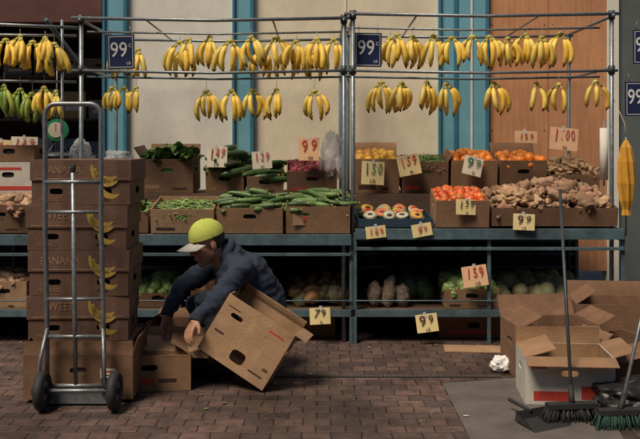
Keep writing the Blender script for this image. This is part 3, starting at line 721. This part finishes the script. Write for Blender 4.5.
b.add(bx(W(95),W(97),8.3,8.7,0,2.6),wood)
b.done('store_shelving')
cols=[(.3,.06,.04),(.1,.15,.2),(.4,.3,.12),(.3,.3,.28),(.06,.16,.1),(.25,.13,.07)]
for z_ in(1.17,1.62,2.02,.62):
    x=W(-30)
    while x<W(92):
        w_=R(.14,.3);h_=R(.14,.3); 
        cased('grocery_carton',T(x+w_/2,8.35+R(0,.05),z_+.002),w_-.02,.25,h_,mat('carton_%d'%random.randint(0,5),cols[random.randint(0,5)],.6,stain=.3),[(-w_*.3,h_*.3,w_*.5,h_*.15,inkw)],hole=(.03,.012)); x+=w_
# ------------------------------------------------------------ MAN
def mp(px,py,dy): 
    Y=5.42+dy; return P(px,py,Y)
def capsule(b,a,c,r0,r1,n=14):
    a=Vector(a);c=Vector(c); d=c-a; L=d.length; q=d.to_track_quat('Z','Y').to_matrix().to_4x4()
    pts=[];rd=[]
    for i in range(5): th=math.pi/2*(1-i/4)*.98; pts.append((0,0,-r0*math.sin(th))); rd.append(max(.0005,r0*math.cos(th)))
    for i in range(5): th=math.pi/2*(i/4)*.98; pts.append((0,0,L+r1*math.sin(th))); rd.append(max(.0005,r1*math.cos(th)))
    b.add(tube(pts,rd,n),skinm,T(*a)@q)
def fuse(b,name,voxel,smooth=4,fac=.5):
    me=bpy.data.meshes.new(name); me.from_pydata([tuple(p) for p in b.v],[],b.f); o=bpy.data.objects.new(name,me); sc.collection.objects.link(o)
    r_=o.modifiers.new('r','REMESH'); r_.mode='VOXEL'; r_.voxel_size=voxel
    s_=o.modifiers.new('s','SMOOTH'); s_.iterations=smooth; s_.factor=fac
    dg=bpy.context.evaluated_depsgraph_get(); dg.update(); e=o.evaluated_get(dg); m2=bpy.data.meshes.new_from_object(e)
    V=[v.co.copy() for v in m2.vertices]; Fc=[list(p.vertices) for p in m2.polygons]
    bpy.data.objects.remove(o); bpy.data.meshes.remove(m2)
    return V,Fc
man=B()
neck=mp(226,252,-.02); chest=mp(239,276,.0); waist=mp(260,298,.06); hip=mp(264,322,.08)
shL=mp(241,269,-.19); shR=mp(222,260,.17)
elR=mp(182,286,.06); wrR=mp(168,311,-.08)
elL=mp(214,303,-.30); wrL=mp(197,318,-.38)
hL=mp(258,326,-.02); hR=mp(256,324,.17); knL=mp(206,303,-.12); knR=mp(196,304,.18); anL=Vector((knL.x+.12,knL.y+.0,.09)); anR=Vector((knR.x+.13,knR.y,.09))
body=B()
capsule(body,neck+Vector((.03,.0,-.03)),chest,.085,.135); capsule(body,chest,waist,.148,.148); capsule(body,waist,hip,.148,.15)
capsule(body,shL,shR,.075,.075); capsule(body,shL,chest,.075,.12); capsule(body,shR,chest,.075,.12)
capsule(body,neck,neck+(chest-neck)*.3,.06,.07)
capsule(body,chest+Vector((.05,0,.02)),waist+Vector((.03,0,.01)),.125,.12)
capsule(body,shL,elL,.068,.052); capsule(body,elL,wrL,.052,.040); capsule(body,shR,elR,.068,.052); capsule(body,elR,wrR,.052,.038)
capsule(body,hL,knL,.098,.066); capsule(body,hR,knR,.098,.066); capsule(body,knL,anL,.066,.045); capsule(body,knR,anR,.066,.045)
for an in(anL,anR): capsule(body,an+Vector((.03,0,-.045)),an+Vector((-.15,-.01,-.052)),.042,.036)
V,Fc=fuse(body,'b',.008,5)
bones=[(neck,waist,'j',.1),(waist,hip,'j',.1),(shL,elL,'j',0),(elL,wrL,'j',0),(shR,elR,'j',0),(elR,wrR,'j',0),(shL,shR,'j',0),(hL,knL,'p',0),(hR,knR,'p',0),(knL,anL,'p',0),(knR,anR,'p',0),(anL+Vector((.03,0,-.05)),anL+Vector((-.15,0,-.06)),'s',0),(anR+Vector((.03,0,-.05)),anR+Vector((-.15,0,-.06)),'s',0)]
def sd(p,a,c):
    d=c-a; t=max(0,min(1,(p-a).dot(d)/d.dot(d))); return (p-a-d*t).length
lab={'j':denim,'p':pants,'s':rubber}
def wrinkle(p):
    a=noise.noise(p*7+Vector((3,1,2)))*.014; q=Vector((p.x*8,p.y*8,p.z*20)); a+=(.4-abs(noise.noise(q)))*.014
    a+=(.4-abs(noise.noise(Vector(((p.x+p.z)*19,p.y*7,(p.x-p.z)*7)))))*.013
    return a
me=bpy.data.meshes.new('t'); me.from_pydata(V,[],Fc); me.update()
nor=[v.normal.copy() for v in me.vertices]
V=[p+n_*wrinkle(p) if p.z>.12 else p for p,n_ in zip(V,nor)]
V=[Vector((p.x,p.y,max(p.z,.004))) for p in V]
o0=len(man.v); man.v+=V
for q in Fc:
    c=sum((V[i] for i in q),Vector())/len(q)
    k=min(bones,key=lambda bb:sd(c,bb[0],bb[1])-bb[3])[2]
    man.f.append([i+o0 for i in q]); man.m.append(man.mi(lab[k])); man.s.append(True)
def ring(c,ax,R_,r_,m,sq=1):
    q=ax.to_track_quat('Z','Y').to_matrix().to_4x4(); v=[];f=[];U=24;K=8
    for i in range(U):
        a=2*math.pi*i/U
        for k in range(K):
            cc=2*math.pi*k/K; s_=R_+r_*math.cos(cc); v.append((s_*math.cos(a),s_*math.sin(a),r_*sq*math.sin(cc)))
    for i in range(U):
        for k in range(K): f.append((i*K+k,((i+1)%U)*K+k,((i+1)%U)*K+(k+1)%K,i*K+(k+1)%K))
    man.add((v,f),m,T(*c)@q,True)
hd=mp(207,243,-.07)
fw=Vector((-.80,-.52,-.30)).normalized(); upv=Vector((-.18,-.10,1)); rt=fw.cross(upv).normalized(); upv=rt.cross(fw).normalized()
K_=1.07
MH=Matrix(((fw.x*K_,-rt.x*K_,upv.x*K_,hd.x),(fw.y*K_,-rt.y*K_,upv.y*K_,hd.y),(fw.z*K_,-rt.z*K_,upv.z*K_,hd.z),(0,0,0,1)))
hb=B()
def he(c,r_): hb.add(ell(*r_,20,14),skinm,T(*c))
he((-.012,0,.03),(.096,.076,.088)); he((.028,0,-.03),(.062,.060,.085)); he((.06,0,-.098),(.026,.03,.022)); he((.0,0,-.05),(.06,.062,.05))
capsule(hb,(.083,0,.008),(.106,0,-.026),.009,.012,10); he((.098,.011,-.03),(.010,.009,.008)); he((.098,-.011,-.03),(.010,.009,.008))
for s in(-1,1):
    he((.062,s*.033,-.028),(.026,.022,.022)); capsule(hb,(.086,s*.012,.022),(.074,s*.046,.022),.009,.008,10)
    he((-.002,s*.078,-.008),(.018,.008,.030)); he((.078,s*.03,.002),(.012,.014,.009))
capsule(hb,(.087,-.018,-.062),(.087,.018,-.062),.008,.008,10); capsule(hb,(.085,-.014,-.073),(.085,.014,-.073),.007,.007,10)
capsule(hb,(-.03,0,-.05),(-.06,0,-.15),.052,.056)
V,Fc=fuse(hb,'h',.004,3)
man.add((V,Fc),skinm,MH,True)
ring(neck+Vector((.0,0,.012)),(hd-neck),.066,.016,denim,1.6)
for s in(-1,1):
    man.add(ell(.006,.011,.004,10,6),hairm,MH@T(.091,s*.03,.000),True)
    man.add(tube([(.094,s*.014,.027),(.090,s*.032,.031),(.080,s*.046,.026)],[.003,.004,.002],6),hairm,MH,True)
man.add(tube([(.0945,-.02,-.0675),(.0965,0,-.0665),(.0945,.02,-.0675)],.0016,6),mat('lip_line',(.16,.05,.04),.6),MH,True)
v,f=ell(.101,.0815,.095,28,20,.03,2); 
f=[q for q in f if all((v[i][2]<.03 and v[i][0]<.012 and v[i][2]>-.075) for i in q)]
man.add((v,f),hairm,MH@T(-.013,0,.028),True)
v,f=ell(.106,.087,.098,32,20,.0,2); v=[Vector(p) for p in v]; f=[q for q in f if all(v[i].z>-.012 for i in q)]
v=[Vector((p.x,p.y,p.z*(1+.06*(p.x>0)*min(1,p.x/.05))*(1+.05*noise.noise(p*30)))) for p in v]
man.add((v,f),capy,MH@T(-.010,0,.038),True)
man.add(ell(.008,.008,.005,10,6),capy,MH@T(-.01,0,.137),True)
for a in range(6):
    th=a*math.pi/3+.5; man.add(tube([(-.010+.1062*math.cos(th)*math.cos(e_),.0872*math.sin(th)*math.cos(e_),.038+.098*math.sin(e_)) for e_ in [i*math.pi/2/8 for i in range(9)]],.0010,5),capy,MH,True)
bv=[];bf=[];nn=18
for top_ in(0,1):
    for i in range(nn+1):
        a=-1.05+2.1*i/nn
        for j in range(5):
            u=j/4; ry=.086*(1+.02*u)
            x=-.010+(.104)*math.cos(a)+u*.088*max(0,math.cos(a))**.5; y=ry*math.sin(a)*(1-.08*u)
            z_=.034-.012*u-.030*(math.sin(a)**2)-top_*.004
            bv.append((x,y,z_))
off=(nn+1)*5
for i in range(nn):
    for j in range(4):
        a=i*5+j; bf+=[(a,a+1,a+6,a+5),(off+a+5,off+a+6,off+a+1,off+a)]
    bf.append((i*5+4,off+i*5+4,off+i*5+9,i*5+9))
man.add((bv,bf),capg,MH,True)
def hand(wr,dirv,nrm,side,curl):
    d=dirv.normalized(); n_=(nrm-d*nrm.dot(d)).normalized(); s_=d.cross(n_)*side
    hb=B()
    pt=lambda a,b_,c: wr+d*a+s_*b_+n_*c
    capsule(hb,wr-d*.05,wr+d*.01,.027,.026)
    for q in(-.026,-.009,.009,.026): capsule(hb,pt(.0,q*.6,0),pt(.075,q,.0),.016,.0125,10)
    for q,L,dd in((-.029,.060,0),(-.010,.073,.004),(.010,.078,.004),(.029,.070,0)):
        p0=pt(.075+dd,q,0); a=curl*.5
        p1=p0+(d*math.cos(a)-n_*math.sin(a))*L*.45; a+=curl*.6
        p2=p1+(d*math.cos(a)-n_*math.sin(a))*L*.32; a+=curl*.5
        p3=p2+(d*math.cos(a)-n_*math.sin(a))*L*.24
        capsule(hb,p0,p1,.0105,.009,10); capsule(hb,p1,p2,.009,.0082,10); capsule(hb,p2,p3,.0082,.007,10)
    t0=pt(.018,.026,-.004); t1=t0+(d*.7+s_*.6-n_*.3).normalized()*.042; t2=t1+(d*.9+s_*.15-n_*.45).normalized()*.03
    capsule(hb,t0,t1,.0145,.011,10); capsule(hb,t1,t2,.011,.0085,10)
    V,Fc=fuse(hb,'hd',.003,2); man.add((V,Fc),skinm,None,True)
dR=Vector((-.25,-.45,-1)); hand(wrR-dR.normalized()*-.02,dR,Vector((-.8,.3,.3)),1,.5)
dL=Vector((-.30,-.55,-.55)); hand(wrL+dL.normalized()*.02,dL,Vector((-.5,-.2,.8)),-1,.75)
ring(wrR+dR.normalized()*.018,dR,.031,.009,denim,1.6); ring(wrL+dL.normalized()*.018,dL,.032,.009,denim,1.6)
man.done('crouching_man')
# ------------------------------------------------------------ camera, light
cam=bpy.data.cameras.new('camera'); co=bpy.data.objects.new('camera',cam); sc.collection.objects.link(co); sc.camera=co
co.location=(0,0,CH); co.rotation_euler=(math.pi/2,0,0); cam.sensor_width=36; cam.lens=36*F/640; cam.shift_y=-(219.5-HY)/640; cam.clip_end=500; cam.clip_start=.05
S=Vector((-.52,-.62,1.32)).normalized()
su=bpy.data.lights.new('sun','SUN'); su.energy=3.9; su.angle=math.radians(22); su.color=(1,.85,.67); so=bpy.data.objects.new('sun',su); sc.collection.objects.link(so)
so.rotation_euler=(-S).to_track_quat('-Z','Y').to_euler(); so.location=(0,0,8)
w=bpy.data.worlds.new('World'); sc.world=w; w.use_nodes=True; N=w.node_tree.nodes
sk=N.new('ShaderNodeTexSky'); sk.sky_type='NISHITA'; sk.sun_disc=False; sk.sun_elevation=math.asin(S.z); sk.sun_rotation=math.atan2(S.x,S.y)
w.node_tree.links.new(sk.outputs[0],N['Background'].inputs[0]); N['Background'].inputs[1].default_value=.05
sc.view_settings.view_transform='Standard'; sc.view_settings.look='None'; sc.view_settings.exposure=0
